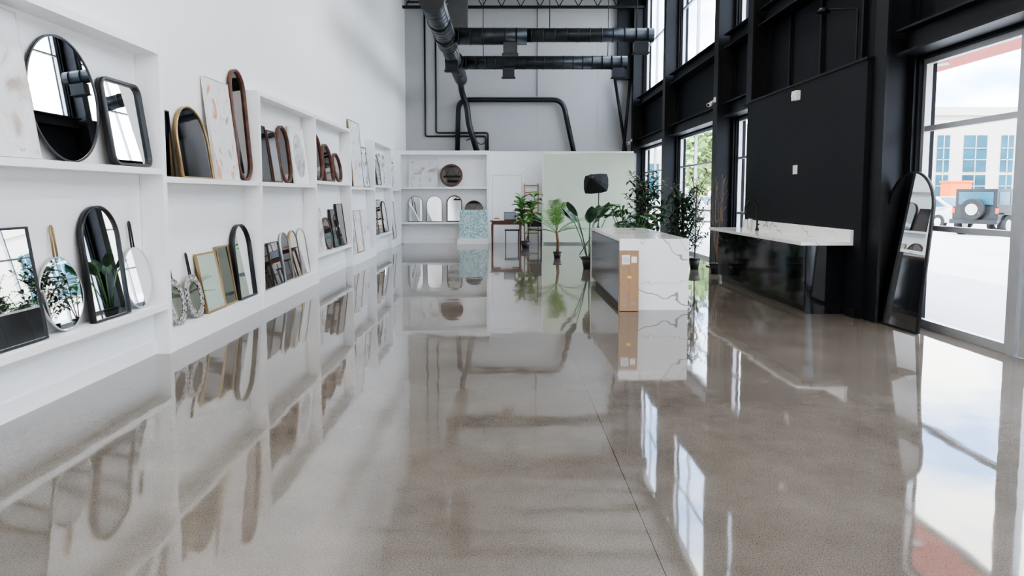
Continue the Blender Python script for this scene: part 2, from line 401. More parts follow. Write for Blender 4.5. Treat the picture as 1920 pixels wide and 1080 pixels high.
# bay 1
left(A, 'rect', 4.42, 5.22, 1.0, 1.74, CANV, A1, .004, .04, .13)
left('round_mirror', 'ellipse', 5.27, 6.19, .95, 1.74, BLK, MIR, .014, .025, .07)
left('rounded_rectangular_mirror', 'rrect', 6.24, 6.90, .74, 1.74, BLK, MIR, .022, .06, .10, .03)
left('rectangular_mirror', 'rect', 4.55, 5.24, .80, .48, BLK, MIR, .016, .03, .11)
left('strap_mirror', 'drop', 5.27, 5.80, .56, .48, SILV, MIR, .006, .02, .09, .002, strap=GOLD)
left('arched_mirror', 'arch', 5.84, 6.40, .93, .48, BLK, MIR, .012, .05, .10, .02)
left('strap_mirror', 'ellipse', 6.45, 6.93, .55, .48, SILV, MIR, .006, .02, .09, .002, strap=BLK)
# bay 2
left('dark_panel_mirror', 'rect', 7.22, 7.55, .66, 1.67, BLK, MIRD, .01, .03, .05)
left('arched_mirror', 'arch', 7.60, 8.40, .76, 1.67, GOLD, MIRD, .010, .04, .10, .015)
left(A, 'rect', 8.43, 9.15, 1.15, 1.67, CANV, A2, .004, .04, .12)
left('pill_mirror', 'pill', 9.2, 9.70, 1.38, 1.67, WOODD, MIRD, .022, .05, .10, .03)
left('patterned_strap_mirror', 'ellipse', 7.20, 7.60, .46, .2, PATT, MIRD, .07, .025, .12, strap=GOLD)
left('patterned_strap_mirror', 'ellipse', 7.64, 8.05, .46, .2, PATT, MIRD, .07, .025, .12, strap=BLK)
left('rectangular_mirror', 'rect', 8.07, 8.62, .66, .2, GOLD, MIR, .02, .03, .12)
left('rectangular_mirror', 'rect', 8.64, 9.03, .70, .2, GOLD, MIRD, .02, .03, .10)
left('arched_mirror', 'arch', 9.10, 9.70, .93, .2, BLK, MIR, .012, .06, .09, .03)
# bay 3
left('rectangular_mirror', 'rect', 10.1, 10.55, .78, 1.67, BLK, MIRD, .014, .03)
left('rectangular_mirror', 'rect', 10.6, 11.0, .74, 1.67, WOODD, MIR, .02, .04)
left('arched_mirror', 'pill', 11.05, 11.6, .86, 1.67, WOODD, MIRD, .025, .045, .09, .03)
m = MB(); add_framed(m, 'rect', .88, .90, .004, .03, CANV, PAPER)
m2 = outline('ellipse', .62, .70, 0); b_ = len(m.v); m.v += [V((u, -.0235, v+.1)) for u, v in m2]; m.face([b_+i for i in range(len(m2))], A3)
m.build(A, Matrix.Translation((XL+.11, 12.12, 1.672)) @ Matrix.Rotation(math.pi/2, 4, 'Z') @ Matrix.Rotation(-.11, 4, 'X'))
left('rectangular_mirror', 'rect', 10.0, 10.5, .62, .2, BLK, MIRD, .01, .03); left('rectangular_mirror', 'rect', 10.52, 11.0, .62, .2, BLK, MIR, .01, .03)
left('arched_mirror', 'arch', 11.08, 11.50, .74, .2, SILV, MIRD, .012, .03)
left('arched_mirror', 'arch', 11.55, 11.98, .74, .2, GOLD, MIR, .012, .03); left('arched_mirror', 'arch', 12.03, 12.48, .76, .2, SILV, MIR, .012, .03)
# bay 4
left('arched_mirror', 'pill', 12.95, 13.6, .84, 1.74, WOODD, MIRD, .03, .05, .09, .03)
left('arched_mirror', 'arch', 13.7, 14.4, .70, 1.74, WOODD, MIRD, .03, .05, .09, .03)
left('round_mirror', 'ellipse', 14.55, 15.2, .58, 1.74, WOODD, MIRD, .03, .05, .09, .03)
left(A, 'rect', 12.8, 13.6, .78, .48, CANV, A3, .004, .03)
left('oval_mirror', 'ellipse', 13.65, 14.25, .60, .48, WOODD, MIRD, .03, .04)
left('rectangular_mirror', 'rect', 14.3, 14.75, .74, .48, BLK, MIRD, .015, .04); left('rectangular_mirror', 'rect', 14.82, 15.4, .84, .48, BLK, MIRD, .015, .04)
# bay 5
left('rectangular_mirror', 'rect', 15.7, 16.1, 1.1, 1.67, BLK, MIR, .015, .03); left(A, 'rect', 16.2, 17.4, 1.45, 1.67, WOODL, A1, .012, .03)
left(A, 'rect', 17.45, 18.2, .95, 1.67, BLK, A4, .02, .03)
left(A, 'rect', 15.7, 16.5, .95, .2, CANV, A3, .004, .03); left(A, 'rect', 16.55, 17.3, .95, .2, GOLD, A2, .02, .03); left(A, 'rect', 17.4, 18.2, .95, .2, CANV, A1, .004, .03)
# bay 6
left('rectangular_mirror', 'rect', 18.6, 19.1, .62, 1.74, WOODD, MIRD, .02, .05); left('arched_mirror', 'arch', 19.2, 19.8, .78, 1.74, BLK, MIR, .015, .05)
left(A, 'rect', 19.9, 20.9, .85, 1.74, CANV, A4, .004, .03)
left('arched_mirror', 'arch', 18.6, 19.3, .95, .48, WOODD, MIRD, .03, .06); left('rectangular_mirror', 'rect', 19.4, 20.1, .9, .48, GOLD, MIR, .02, .03); left('arched_mirror', 'arch', 20.2, 20.9, .85, .48, BLK, MIR, .02, .05)
# bay 7
left(A, 'rect', 21.3, 22.6, .95, 1.67, CANV, A4, .004, .03); left('arched_mirror', 'arch', 21.3, 21.9, .9, .2, BLK, MIR, .015, .05); left('rectangular_mirror', 'rect', 22.0, 22.6, 1.1, .2, WOODL, MIR, .02, .03)
# bay 0 (beside the camera)
left('rectangular_mirror', 'rect', 1.5, 2.2, .8, 1.67, BLK, MIR, .015, .03); left('arched_mirror', 'arch', 2.5, 3.2, .9, .2, GOLD, MIR, .015, .05)

# ------------------------------------------------------------------ back partition + shelving
YP = 23.32
MB().box((XL+.002, YP, 0), (4.02, YP+.12, 2.84), SHELF).build('wall_partition')
m = MB(); YS = 23.0
m.box((XF, YS, 2.72), (-.45, YP-.002, 2.84), SHELF)
m.box((-.53, YS, 0), (-.45, YP-.002, 2.72), SHELF)
m.box((XF, YS, 1.68), (-.53, YP-.002, 1.74), SHELF); m.box((XF, YS, .60), (-.53, YP-.002, .66), SHELF)
m.box((XF, YS+.1, 0), (-.53, YP-.002, .14), SHELF)
m.build('display_shelving_unit')
m = MB(); jn = mat('door_gap', (.45, .45, .45))
for a, c_ in (((-.36, YP-.006, 0), (-.35, YP-.001, 2.1)), ((.54, YP-.006, 0), (.55, YP-.001, 2.1)), ((-.36, YP-.006, 2.1), (.55, YP-.001, 2.11))): m.box(a, c_, jn)
m.box((-.35, YP-.004, .01), (.54, YP-.001, 2.1), SHELF); m.cyl((.46, YP-.05, 1.0), (.46, YP-.004, 1.0), .03, SILV)
m.build('door_2')
def back(name, kind, x0, x1, h, z, fm, gm, fw=.02, d=.04, off=.1, rec=.01, yw=YP):
    framed(name, kind, x1-x0, h, fw, d, fm, gm, ((x0+x1)/2, yw-off-.01, z+.003), 0, math.asin(off/h), rec)
back(A, 'rect', -2.95, -2.05, .86, 1.74, CANV, A1, .004, .03)
back('round_mirror', 'ellipse', -1.98, -1.28, .70, 1.74, WOODD, MIRD, .06, .06)
back('arched_mirror', 'arch', -2.98, -2.52, .80, .66, BLK, MIR, .012); back('arched_mirror', 'arch', -2.40, -1.92, .80, .66, BLK, MIR, .012)
back('arched_mirror', 'arch', -1.78, -1.30, .82, .66, WOODD, MIR, .03); back('arched_mirror', 'arch', -1.22, -.65, .66, .66, BLK, MIRD)
m = MB().box((-1.42, 22.62, 0), (-.48, 22.86, .16), SHELF); m.build('display_plinth')
framed('terrazzo_panel', 'rect', .86, .88, .004, .03, PAPER, TERR, (-.93, 22.79, .162), 0, .06)
# backdrop
m = MB()
m.box((1.18, 22.70, .06), (3.96, 22.74, 2.72), BACKDROP)
for x in (1.16, 3.96): m.box((x, 22.69, .02), (x+.03, 22.75, 2.75), SILV); m.box((x-.02, 22.5, 0), (x+.05, 22.95, .03), SILV)
m.box((1.16, 22.69, 2.72), (3.99, 22.75, 2.75), SILV)
m.build('photo_backdrop')

# ------------------------------------------------------------------ ducts & pipes
def spiral(m, p0, p1, r, step=.28, mt=None):
    mt = mt or DUCT
    p0 = V(p0); p1 = V(p1); m.cyl(p0, p1, r, mt, n=28); L = (p1-p0).length; d = (p1-p0).normalized(); t = .1
    while t < L-.05: m.cyl(p0+d*t, p0+d*(t+.02), r+.01, mt, n=28); t += step
def register(m, x, y, z): m.box((x-.17, y-.13, z-.42), (x+.17, y+.13, z-.16), DUCT); m.box((x-.2, y-.16, z-.44), (x+.2, y+.16, z-.42), STEEL)
m = MB()
spiral(m, (-1.42, 15.0, 5.3), (-1.42, 19.4, 5.3), .24, .28, DUCTG)
spiral(m, (-1.42, 19.5, 5.3), (-1.42, 25.2, 5.3), .20, .28, DUCTG)
m.cyl((-1.42, 19.3, 5.3), (-1.42, 19.5, 5.3), .245, DUCTG, .20, n=28)
m.cyl((-1.42, 14.96, 5.3), (-1.42, 15.0, 5.3), .25, STEEL, n=28)
for y in (16.6, 18.05, 21.6): m.cyl((-1.42, y, 5.3), (-1.42, y+.3, 5.3), .262, STEEL, n=28)
spiral(m, (-1.2, 18.4, 5.3), (.55, 18.4, 5.3), .20); spiral(m, (.55, 18.4, 5.33), (3.6, 18.4, 5.33), .165)
spiral(m, (-1.2, 22.0, 5.3), (3.55, 22.0, 5.3), .19)
register(m, .15, 18.4, 5.3); register(m, 3.3, 18.4, 5.33); register(m, .13, 22, 5.3); register(m, 3.3, 22, 5.3)
register(m, -1.42, 20.7, 5.28)
m.box((-1.38, 18.7, 5.35), (-.90, 19.2, H-.73), DUCT)
m.tube([(-1.42, 25.0, 5.2), (-1.42, 25.4, 4.9), (-1.25, 25.6, 4.5), (-1.2, 25.6, 3.9), (-.9, 25.6, 2.9)], .10, PIPE, 12, round_=.25)
for x, y in ((1.1, 18.4), (3.0, 22.0), (-1.42, 16), (3.2, 18.4), (-.6, 22)): m.cyl((x, y, 5.4), (x, y, H-.7), .01, STEEL, n=6)
m.build('spiral_duct')
m = MB()
m.tube([(-1.6, 25.82, 2.9), (-1.55, 25.82, 4.72), (2.0, 25.82, 4.72), (2.4, 25.82, 2.9)], .085, PIPE, 14, round_=.35)
m.box((-1.75, 25.72, 2.6), (-1.4, 25.9, 2.95), PIPE); m.box((2.25, 25.72, 2.6), (2.6, 25.9, 2.95), PIPE)
m.build('refrigerant_pipe')
m = MB()
m.tube([(-2.7, 25.95, 8.1), (-2.7, 25.95, 3.5), (-.62, 25.95, 3.5), (-.62, 25.95, 2.9)], .03, PIPE, 8, round_=.08)
m.tube([(-2.33, 25.95, 8.1), (-2.33, 25.95, 3.62), (-.55, 25.95, 3.62), (-.55, 25.95, 2.9)], .03, PIPE, 8, round_=.08)
m.tube([(-2.7, 25.95, 8.0), (-3.3, 25.95, 8.0)], .03, PIPE, 8)
m.tube([(-1.3, 25.95, 3.35), (-1.1, 25.95, 3.45), (-.8, 25.95, 3.2), (-.62, 25.95, 3.3)], .015, PIPE, 6, round_=.1)
m.tube([(1.13, 25.95, 8), (1.13, 25.95, 4.85)], .012, PIPE, 6)
m.build('conduit_pipes')

# ------------------------------------------------------------------ island
m = MB(); x0, x1, y0, y1, t = 1.5, 2.4, 9.66, 12.9, .03
m.box((x0, y0, .895), (x1, y1, .93), MARB); m.box((x0, y0, 0), (x1, y0+.035, .895), MARB); m.box((x0, y1-.035, 0), (x1, y1, .895), MARB)
m.box((x0+.03, y0+.035, .08), (x1-.03, y1-.035, .895), CABG); m.box((x0+.09, y0+.035, 0), (x1-.09, y1-.035, .08), BLK)
n = 5; w = (y1-y0-.07)/n
for i in range(n):
    m.box((x0+.01, y0+.037+i*w, .09), (x0+.03, y0+.033+(i+1)*w, .88), CABG); m.box((x1-.03, y0+.037+i*w, .09), (x1-.01, y0+.033+(i+1)*w, .88), CABG)
m.build('kitchen_island')
# long cardboard box leaning on the island
m = MB(); m.box((0, -.07, 0), (.245, 0, .78), CARD)
m.box((.03, -.072, .60), (.13, -.07, .72), PAPER); m.box((.15, -.072, .62), (.22, -.07, .70), PAPER); m.box((.155, -.0725, .70), (.215, -.07, .715), INK)
for k in range(5): m.box((.04, -.0735, .62+k*.018), (.12, -.072, .626+k*.018), INK)
m.box((.1, -.072, .42), (.15, -.07, .45), YEL)
for k, z in enumerate((.08, .14, .2)): m.cyl((.06, -.072, z), (.06, -.07, z), .016, INK, n=12)
m.box((.15, -.072, .07), (.21, -.07, .12), INK)
m.box((.11, -.0712, .0), (.135, -.07, .60), mat('packing_tape', (.32, .195, .11), .35))
m.build('cardboard_box', Matrix.Translation((1.49, 9.60, .002)) @ Matrix.Rotation(-.07, 4, 'X'))

# ------------------------------------------------------------------ wall counter
m = MB()
m.box((3.64, 9.13, .88), (4.277, 13.28, .92), MARB); m.box((4.24, 9.13, .92), (4.277, 13.28, 1.07), MARB)
m.box((3.82, 9.36, .09), (4.277, 13.2, .88), CABB); m.box((3.88, 9.40, 0), (4.277, 13.2, .09), BLK)
m.box((3.80, 9.33, 0), (4.277, 9.36, .88), CABB)
n = 6; w = (13.2-9.38)/n
for i in range(n): m.box((3.80, 9.38+i*w, .1), (3.82, 9.376+(i+1)*w, .86), CABB)
m.build('kitchen_counter')
m = MB(); fx, fy = 4.1, 12.1
m.cyl((fx, fy, .921), (fx, fy, .96), .03, BLK); m.tube([(fx, fy, .95), (fx, fy, 1.36), (fx-.12, fy, 1.42), (fx-.2, fy, 1.34), (fx-.2, fy, 1.2)], .014, BLK, 10, round_=.1)
m.tube([(fx, fy, 1.0), (fx, fy-.09, 1.03)], .01, BLK, 8)
m.build('kitchen_faucet')
m = MB(); m.cyl((4.12, 12.5, .922), (4.12, 12.5, 1.1), .035, WPLAS); m.cyl((4.12, 12.5, 1.1), (4.12, 12.5, 1.14), .014, BLK); m.build('soap_bottle')
# wall fittings
MB().box((4.268, 10.96, 1.80), (4.278, 11.02, 1.93), WPLAS).box((4.268, 11.05, 1.80), (4.278, 11.11, 1.93), WPLAS).build('light_switch')
m = MB(); m.box((4.20, 10.93, 2.86), (4.279, 11.09, 3.0), WPLAS); m.cyl((4.18, 11.01, 2.93), (4.20, 11.01, 2.93), .04, WPLAS); m.build('alarm_siren', bevel=.01)
def cctv(x, y, z):
    m = MB(); m.box((x-.02, y-.05, z-.02), (x, y+.05, z+.08), WPLAS); m.cyl((x-.02, y, z+.02), (x-.1, y, z-.02), .015, WPLAS); m.cyl((x-.06, y+.02, z-.04), (x-.17, y-.12, z-.09), .04, WPLAS); m.cyl((x-.17, y-.12, z-.09), (x-.172, y-.123, z-.091), .03, BLK); m.build('security_camera')
cctv(4.319, 15.5, 3.4); cctv(4.319, 25.5, 3.3)
m = MB(); m.tube([(XR-.005, 10.1, 3.2), (XR-.03, 10.1, 3.25), (XR-.03, 10.1, 3.95), (4.35, 10.3, 3.98)], .014, STEEL, 6, round_=.05); m.cyl((4.3, 10.3, 3.94), (4.3, 10.3, 4.0), .09, STEEL, .05); m.build('wall_lamp')
m = MB(); m.tube([(XR-.03, 7.4, 3.36), (XR-.03, 7.4, 4.1)], .014, STEEL, 6); m.cyl((XR-.08, 7.4, 3.34), (XR-.08, 7.4, 3.42), .05, STEEL); m.box((XR-.1,7.36,3.42),(XR-.005,7.44,3.45), STEEL); m.build('wall_lamp')

# leaning arched floor mirror
framed('arched_floor_mirror', 'arch', .86, 1.76, .022, .035, BLK, MIR, (4.44, 8.36, .003), -math.pi/2+.06, .085, .01)

# ------------------------------------------------------------------ plants
def leaf(m, base, d, nrm, L, W, droop, mt, kind='ovate', seg=6, fold=.18):
    base = V(base); d = V(d).normalized(); nrm = V(nrm); s = d.cross(nrm)
    s = s.normalized() if s.length > 1e-3 else d.orthogonal().normalized()
    up = s.cross(d).normalized(); b = len(m.v)
    for i in range(seg+1):
        t = i/seg; p = base+d*L*t-V((0, 0, 1))*droop*L*t*t
        if kind == 'ovate': w = math.sin(math.pi*min(1, t*.93+.05))**.8
        elif kind == 'fiddle': w = (math.sin(math.pi*min(1, t*.9+.06)))*(0.65+.45*t)
        else: w = math.sin(math.pi*(t*.9+.08))**.6*(1-t*.6)
        if i == seg: w = .02
        w *= W/2
        m.v += [p+s*w+up*w*fold*2, p, p-s*w+up*w*fold*2]
    for i in range(seg):
        a = b+i*3; m.face([a, a+1, a+4, a+3], mt, True); m.face([a+1, a+2, a+5, a+4], mt, True)
def frond(m, base, d, L, droop, mt, nl=22, ll=.34, lw=.035, start=.12, stem=.006):
    base = V(base); d = V(d).normalized(); s = d.cross(V((0, 0, 1))).normalized(); pts = []
    for i in range(13):
        t = i/12; pts.append(base+d*L*t-V((0, 0, 1))*droop*L*t*t)
    m.tube(pts, stem, mt, 5, rr=[stem*(1-.7*i/12) for i in range(13)])
    for k in range(nl):
        t = start+(1-start)*k/(nl-1); p = base+d*L*t-V((0, 0, 1))*droop*L*t*t
        tan = (d-V((0, 0, 1))*2*droop*t).normalized(); up = s.cross(tan)
        l = ll*L*math.sin(math.pi*(.18+.75*t))
        for sg in (-1, 1): leaf(m, p, tan*.75+s*sg*.9+up*.25, up, l, lw, .25, mt, 'blade', 3)
def pot(m, x, y, r=.13, h=.22):
    m.cyl((x, y, 0), (x, y, h), r*.72, POT, r, 20); m.cyl((x, y, h-.02), (x, y, h+.005), r*1.04, POT, n=20); m.cyl((x, y, h+.005), (x, y, h+.01), r*.92, SOIL, n=20)
def rd(a, b_): return random.uniform(a, b_)
# palm
m = MB(); X, Y = 1.26, 17.6; pot(m, X, Y, .10, .15)
m.tube([(X, Y, .1), (X+.02, Y, .35), (X-.02, Y, .62)], .03, BARK, 8, rr=[.04, .034, .03])
for k in range(18):
    a = k*2.4; el = (.45, .8, 1.1, 1.35)[k % 4]+rd(-.1, .1); d = V((math.cos(a)*math.cos(el), math.sin(a)*math.cos(el), math.sin(el)))
    frond(m, (X-.02, Y, .60), d, (.85, 1.0, 1.1, 1.18)[k % 4], rd(.28, .42), LEAF3 if k % 3 else LEAF2, 14, .22, .024, .2)
m.build('potted_palm')
# fiddle leaf
def fiddle(name, X, Y, h, mt, nl=34, L=.26, W=.17, spread=.12, pr=.13):
    m = MB(); pot(m, X, Y, pr, .2)
    for s_ in range(3):
        a = s_*2.1; tip = V((X+math.cos(a)*spread, Y+math.sin(a)*spread, h-.12-.1*s_)); b0 = V((X+math.cos(a)*.02, Y+math.sin(a)*.02, .15))
        m.tube([b0, (b0+tip)/2+V((.03, .02, 0)), tip], .014, BARK, 6, rr=[.016, .012, .007])
        for k in range(nl//3):
            t = .42+.58*k/(nl//3-1); p = b0.lerp(tip, t); an = k*2.4+s_; el = rd(.1, .9)
            d = V((math.cos(an)*math.cos(el), math.sin(an)*math.cos(el), math.sin(el)))
            leaf(m, p, d, (0, 0, 1), L*rd(.8, 1.15), W, rd(.2, .5), mt if k % 3 else LEAF2, 'fiddle')
    m.build(name)
fiddle('potted_fiddle_leaf_fig', .60, 20.9, 1.6, LEAF3, 60, .34, .24, .26)
# bird of paradise
def bop(name, X, Y, h, n, mt, lean=.35):
    m = MB(); pot(m, X, Y, .15, .24)
    for k in range(n):
        a = k*2.4+.5; r = rd(.1, lean); top = V((X+math.cos(a)*r, Y+math.sin(a)*r, h*rd(.58, .78))); b0 = V((X+math.cos(a)*.03, Y+math.sin(a)*.03, .2))
        m.tube([b0, b0.lerp(top, .5)+V((0, 0, .05)), top], .009, LEAF2, 6)
        leaf(m, top, (top-b0).normalized()+V((math.cos(a)*.35, math.sin(a)*.35, .1)), V((math.cos(a), math.sin(a), .3)).cross(V((0,0,1))).cross(V((math.cos(a), math.sin(a), .8)))*-1, h*rd(.28, .36), .22, .25, mt, 'ovate', 8)
    m.build(name)
bop('potted_bird_of_paradise', 1.72, 15.1, 1.52, 10, LEAF1, .34)
def monstera(name, X, Y, h, n):
    m = MB(); pot(m, X, Y, .15, .24)
    for k in range(n):
        a = k*2.4; r = rd(.12, .42); top = V((X+math.cos(a)*r, Y+math.sin(a)*r, h*rd(.7, .98))); b0 = V((X, Y, .2))
        m.tube([b0, b0.lerp(top, .5)+V((0, 0, .1)), top], .007, LEAF2, 5)
        frond(m, top, (math.cos(a), math.sin(a), rd(-.1, .5)), .32, .35, LEAF1 if k % 2 else LEAF2, 7, .65, .085, .05, .005)
    m.build(name)
monstera('potted_monstera', 2.30, 13.55, 1.32, 18)
def bush(name, X, Y, h, nb, mt, spread=.45, ll=.15, lw=.05, z0=.55, per=14, pr=.14, trunk=.018):
    m = MB(); pot(m, X, Y, pr, .22)
    for k in range(nb):
        a = k*2.4; z = z0+(h-z0)*(k+1)/nb; r = spread*(1-.45*(z/h))*rd(.6, 1.15)
        p0 = V((X, Y, max(.2, z-.45))); p1 = V((X+math.cos(a)*r, Y+math.sin(a)*r, z+rd(-.05, .05)))
        m.tube([p0, p0.lerp(p1, .5)+V((0, 0, .05)), p1], .006, BARK, 5)
        for j in range(per):
            t = .3+.7*j/per; p = p0.lerp(p1, t)+V((0, 0, .05*math.sin(math.pi*t))); an = rd(0, 6.28); el = rd(-.4, 1)
            leaf(m, p, (math.cos(an)*math.cos(el), math.sin(an)*math.cos(el), math.sin(el)), (0, 0, 1), ll*rd(.7, 1.2), lw, .3, mt, 'ovate', 4)
    m.tube([(X, Y, .15), (X+.02, Y, h*.5), (X, Y, h*.9)], trunk, BARK, 6, rr=[trunk, trunk*.8, trunk*.4])
    m.build(name)
bush('potted_ficus', 2.82, 14.95, 1.95, 46, LEAF1, .66, .17, .06)
bush('potted_schefflera', 3.30, 13.85, 1.66, 36, LEAF1, .48, .17, .06, .7)
bush('potted_olive_tree', 3.84, 15.0, 2.0, 28, LEAF2, .42, .09, .03, .75, 12, .11, .014)
fiddle('potted_rubber_plant', 3.10, 16.3, 1.3, LEAF3, 30, .24, .12, .2)
m = MB(); X, Y = 4.02, 14.1; pot(m, X, Y, .12, .2)
for k in range(9):
    a = k*2.4; p = V((X, Y, .2)); d = V((math.cos(a)*.12, math.sin(a)*.12, 1)); pts = [p]
    for j in range(7): d += V((rd(-.1, .1), rd(-.1, .1), 0)); p = p+d.normalized()*rd(.2, .26); pts.append(p)
    m.tube(pts, .006, BARK, 5, rr=[.008-.001*j*.8 for j in range(8)])
    for j in (3, 4, 5, 6): m.tube([pts[j], pts[j]+V((rd(-.12, .12), rd(-.12, .12), rd(.12, .25)))], .003, BARK, 4)
m.build('potted_bare_branches')

# ------------------------------------------------------------------ softbox on stand (black shell towards the camera)
m = MB(); X, Y = 2.3, 18.2
m.cyl((X, Y, .35), (X, Y, 1.72), .014, BLK, n=8)
for k in range(3):
    a = k*2.094+.5; m.tube([(X, Y, .75), (X+math.cos(a)*.5, Y+math.sin(a)*.5, .015)], .01, BLK, 6)
# local -y is the open (diffuser) side; it points to the back of the room and down
M = Matrix.Translation((X-.12, Y+.02, 1.84)) @ Matrix.Rotation(math.pi-.35, 4, 'Z') @ Matrix.Rotation(.10, 4, 'Y') @ Matrix.Rotation(.35, 4, 'X')
b0 = len(m.v); ns = 16
for (w, h, y, q) in ((.31, .25, -.22, 6), (.29, .235, -.16, 6), (.20, .16, .02, 4), (.07, .06, .18, 2)):
    for i in range(ns):
        t = 2*math.pi*i/ns+math.pi/4; c_, s_ = math.cos(t), math.sin(t); f = 1/(abs(c_)**q+abs(s_)**q)**(1/q)
        m.v.append(M @ V((c_*f*w, y, s_*f*h)))
for k in range(3):
    for i in range(ns): j = (i+1) % ns; m.face([b0+k*ns+i, b0+k*ns+j, b0+(k+1)*ns+j, b0+(k+1)*ns+i], FABR)
m.face([b0+ns+i for i in range(ns)], mat('softbox_diffuser', (.6, .6, .6), .8)); m.face([b0+3*ns+i for i in range(ns)][::-1], FABR)
m.cyl(M @ V((0, .16, 0)), M @ V((0, .30, 0)), .05, BLK); m.tube([M @ V((0, .22, 0)), (X, Y, 1.70)], .014, BLK, 8)
m.build('softbox_light')

# ------------------------------------------------------------------ desk area
m = MB(); m.box((-.40, 21.5, .72), (.55, 22.1, .75), REDW); m.box((-.36, 21.54, .64), (.51, 22.06, .72), REDW)
for x in (-.36, .46):
    for y in (21.56, 22.0): m.cyl((x+.02, y+.02, 0), (x+.02, y+.02, .64), .022, REDW, .032, 10)
m.box((-.1, 21.55, .60), (.25, 21.57, .70), WPLAS)
m.build('wooden_desk')
m = MB(); m.box((.0, 21.6, .752), (.34, 21.84, .77), BLK); M = Matrix.Translation((.17, 21.84, .77)) @ Matrix.Rotation(-.25, 4, 'X'); m.box((-.17, 0, 0), (.17, .012, .23), BLK, M); m.box((-.155, -.002, .015), (.155, 0, .215), mat('screen_grey', (.2, .22, .25), .2), M); m.build('laptop')
m = MB(); m.box((-.3, 21.65, .752), (-.12, 21.85, .80), PAPER); m.box((-.28, 21.67, .80), (-.14, 21.83, .83), WOODL); m.build('stacked_books')
m = MB(); m.box((.02, 22.3, .42), (.46, 22.7, .46), BLK); m.box((.02, 22.68, .46), (.46, 22.71, .92), WPLAS)
for x in (.04, .42):
    for y in (22.32, 22.66): m.box((x, y, 0), (x+.025, y+.025, .42), BLK)
m.build('desk_chair')
m = MB(); m.box((.70, 21.9, .44), (1.12, 22.3, .49), FABR); m.box((.70, 22.27, .55), (1.12, 22.31, .95), FABR)
for x in (.71, 1.09):
    m.box((x, 22.27, 0), (x+.025, 22.30, .95), BLK); m.box((x, 21.92, 0), (x+.025, 21.95, .44), BLK)
m.build('black_chair')
m = MB(); M = Matrix.Translation((.62, 23.02, 0)) @ Matrix.Rotation(-.12, 4, 'X')
for x in (0, .42): m.box((x, 0, 0), (x+.03, .03, 1.86), WOODL, M)
for z in (.3, .62, .94, 1.26, 1.56, 1.78): m.box((.03, .003, z), (.42, .027, z+.035), WOODL, M)
m.build('wooden_ladder_shelf')

# ------------------------------------------------------------------ unseen glowing panels under the ceiling, added to fill the room with light
EM = emis('fill_panel_glow', (1, .95, .88), 20)
for y in (-1.6, 1.3, 7.0, 12.7):
    for x in (-.9, 2.6):
        m = MB(); m.box((x-.3, y-.6, 7.50), (x+.3, y+.6, 7.56), STEEL); m.box((x-.27, y-.57, 7.485), (x+.27, y+.57, 7.50), EM)
        for dy in (-.5, .5): m.cyl((x, y+dy, 7.56), (x, y+dy, H-.01), .006, STEEL, n=6)
        m.build('unseen_fill_panel')

# ------------------------------------------------------------------ outside
MB().box((XR+.26, -60, -.25), (120, 140, -.06), ASPH).build('ground')
MB().box((XR+.26, -8, -.06), (8.5, 40, -.02), mat('pavement', (.60, .59, .56), .8)).build('pavement')
m = MB(); m.box((XR+.45, 5.0, 3.16), (5.9, 12.5, 3.55), RED)
m.cyl((5.5, 9.6, 3.13), (5.5, 9.6, 3.16), .1, WPLAS)
m.build('entrance_canopy')
m = MB(); YO = 46
m.box((17.5, YO, -.06), (60, YO+14, 6.6), BLDG); m.box((17.3, YO-.15, 6.3), (60.2, YO, 6.8), BLDG)
x = 19.0; k = 0
while x < 58:
    w = 1.4 if k % 2 else .75
    if k % 4 != 3:
        for z0, z1 in ((.6, 2.7), (2.9, 5.1)):
            m.box((x-w/2, YO-.06, z0), (x+w/2, YO-.01, z1), BWIN)
            m.box((x-.03, YO-.1, z0), (x+.03, YO-.06, z1), ALU)
            for zz in (z0+.7, z0+1.4): m.box((x-w/2, YO-.1, zz), (x+w/2, YO-.06, zz+.05), ALU)
    x += 1.95; k += 1
m.build('office_building')
m = MB(); m.box((30, -30, -.06), (44, 30, 7), BLDG)
for y in range(-28, 30, 4):
    for z0 in (.8, 3.9): m.box((29.94, y, z0), (29.99, y+2, z0+2.2), BWIN); m.box((29.9, y+.97, z0), (29.94, y+1.03, z0+2.2), ALU)
m.build('office_building')
m = MB(); m.box((5.5, 100, -.06), (26, 110, 7.5), BLDG)
for x in range(7, 25, 3): m.box((x, 99.94, 1.0), (x+1.6, 99.99, 5.6), BWIN)
m.build('office_building')
m = MB(); m.box((25.6, 43.0, -.06), (26.8, 44.0, 2.2), ORG); m.box((25.55, 42.95, 2.2), (26.85, 44.05, 2.3), ORG); m.build('orange_container')
def wheel(m, c, r, ax, w=.22):
    c = V(c); ax = V(ax); m.cyl(c-ax*w/2, c+ax*w/2, r, RUB, n=20); m.cyl(c-ax*(w/2+.01), c+ax*(w/2+.01), r*.55, SILV, n=16)
# off-road car, rear towards the windows
m = MB(); X, Y, z = 0, 0, 0
m.box((-.82, 0, .5), (.82, 4.0, 1.1), CARB); m.box((-.74, .05, 1.1), (.74, 2.6, 1.78), CARB)
m.box((-.62, .03, 1.18), (.62, .05, 1.66), BWIN)
for s_ in (-1, 1):
    for ya, yb in ((.2, 1.0), (1.12, 1.75), (1.85, 2.45)): m.box((s_*.745-.004, ya, 1.18), (s_*.745+.004, yb, 1.66), BWIN)
    m.box((s_*.78-.05, -.02, .85), (s_*.78+.05, 0, 1.05), RED)
m.box((-.85, -.15, .45), (.85, 0, .62), CARB)
for s_ in (-1, 1):
    for yy in (.7, 3.3): wheel(m, (s_*.78, yy, .40), .40, (1, 0, 0)); m.box((s_*.85-.1, yy-.5, .82), (s_*.85+.1, yy+.5, .88), CARB)
wheel(m, (0, -.16, 1.0), .40, (0, 1, 0), .24)
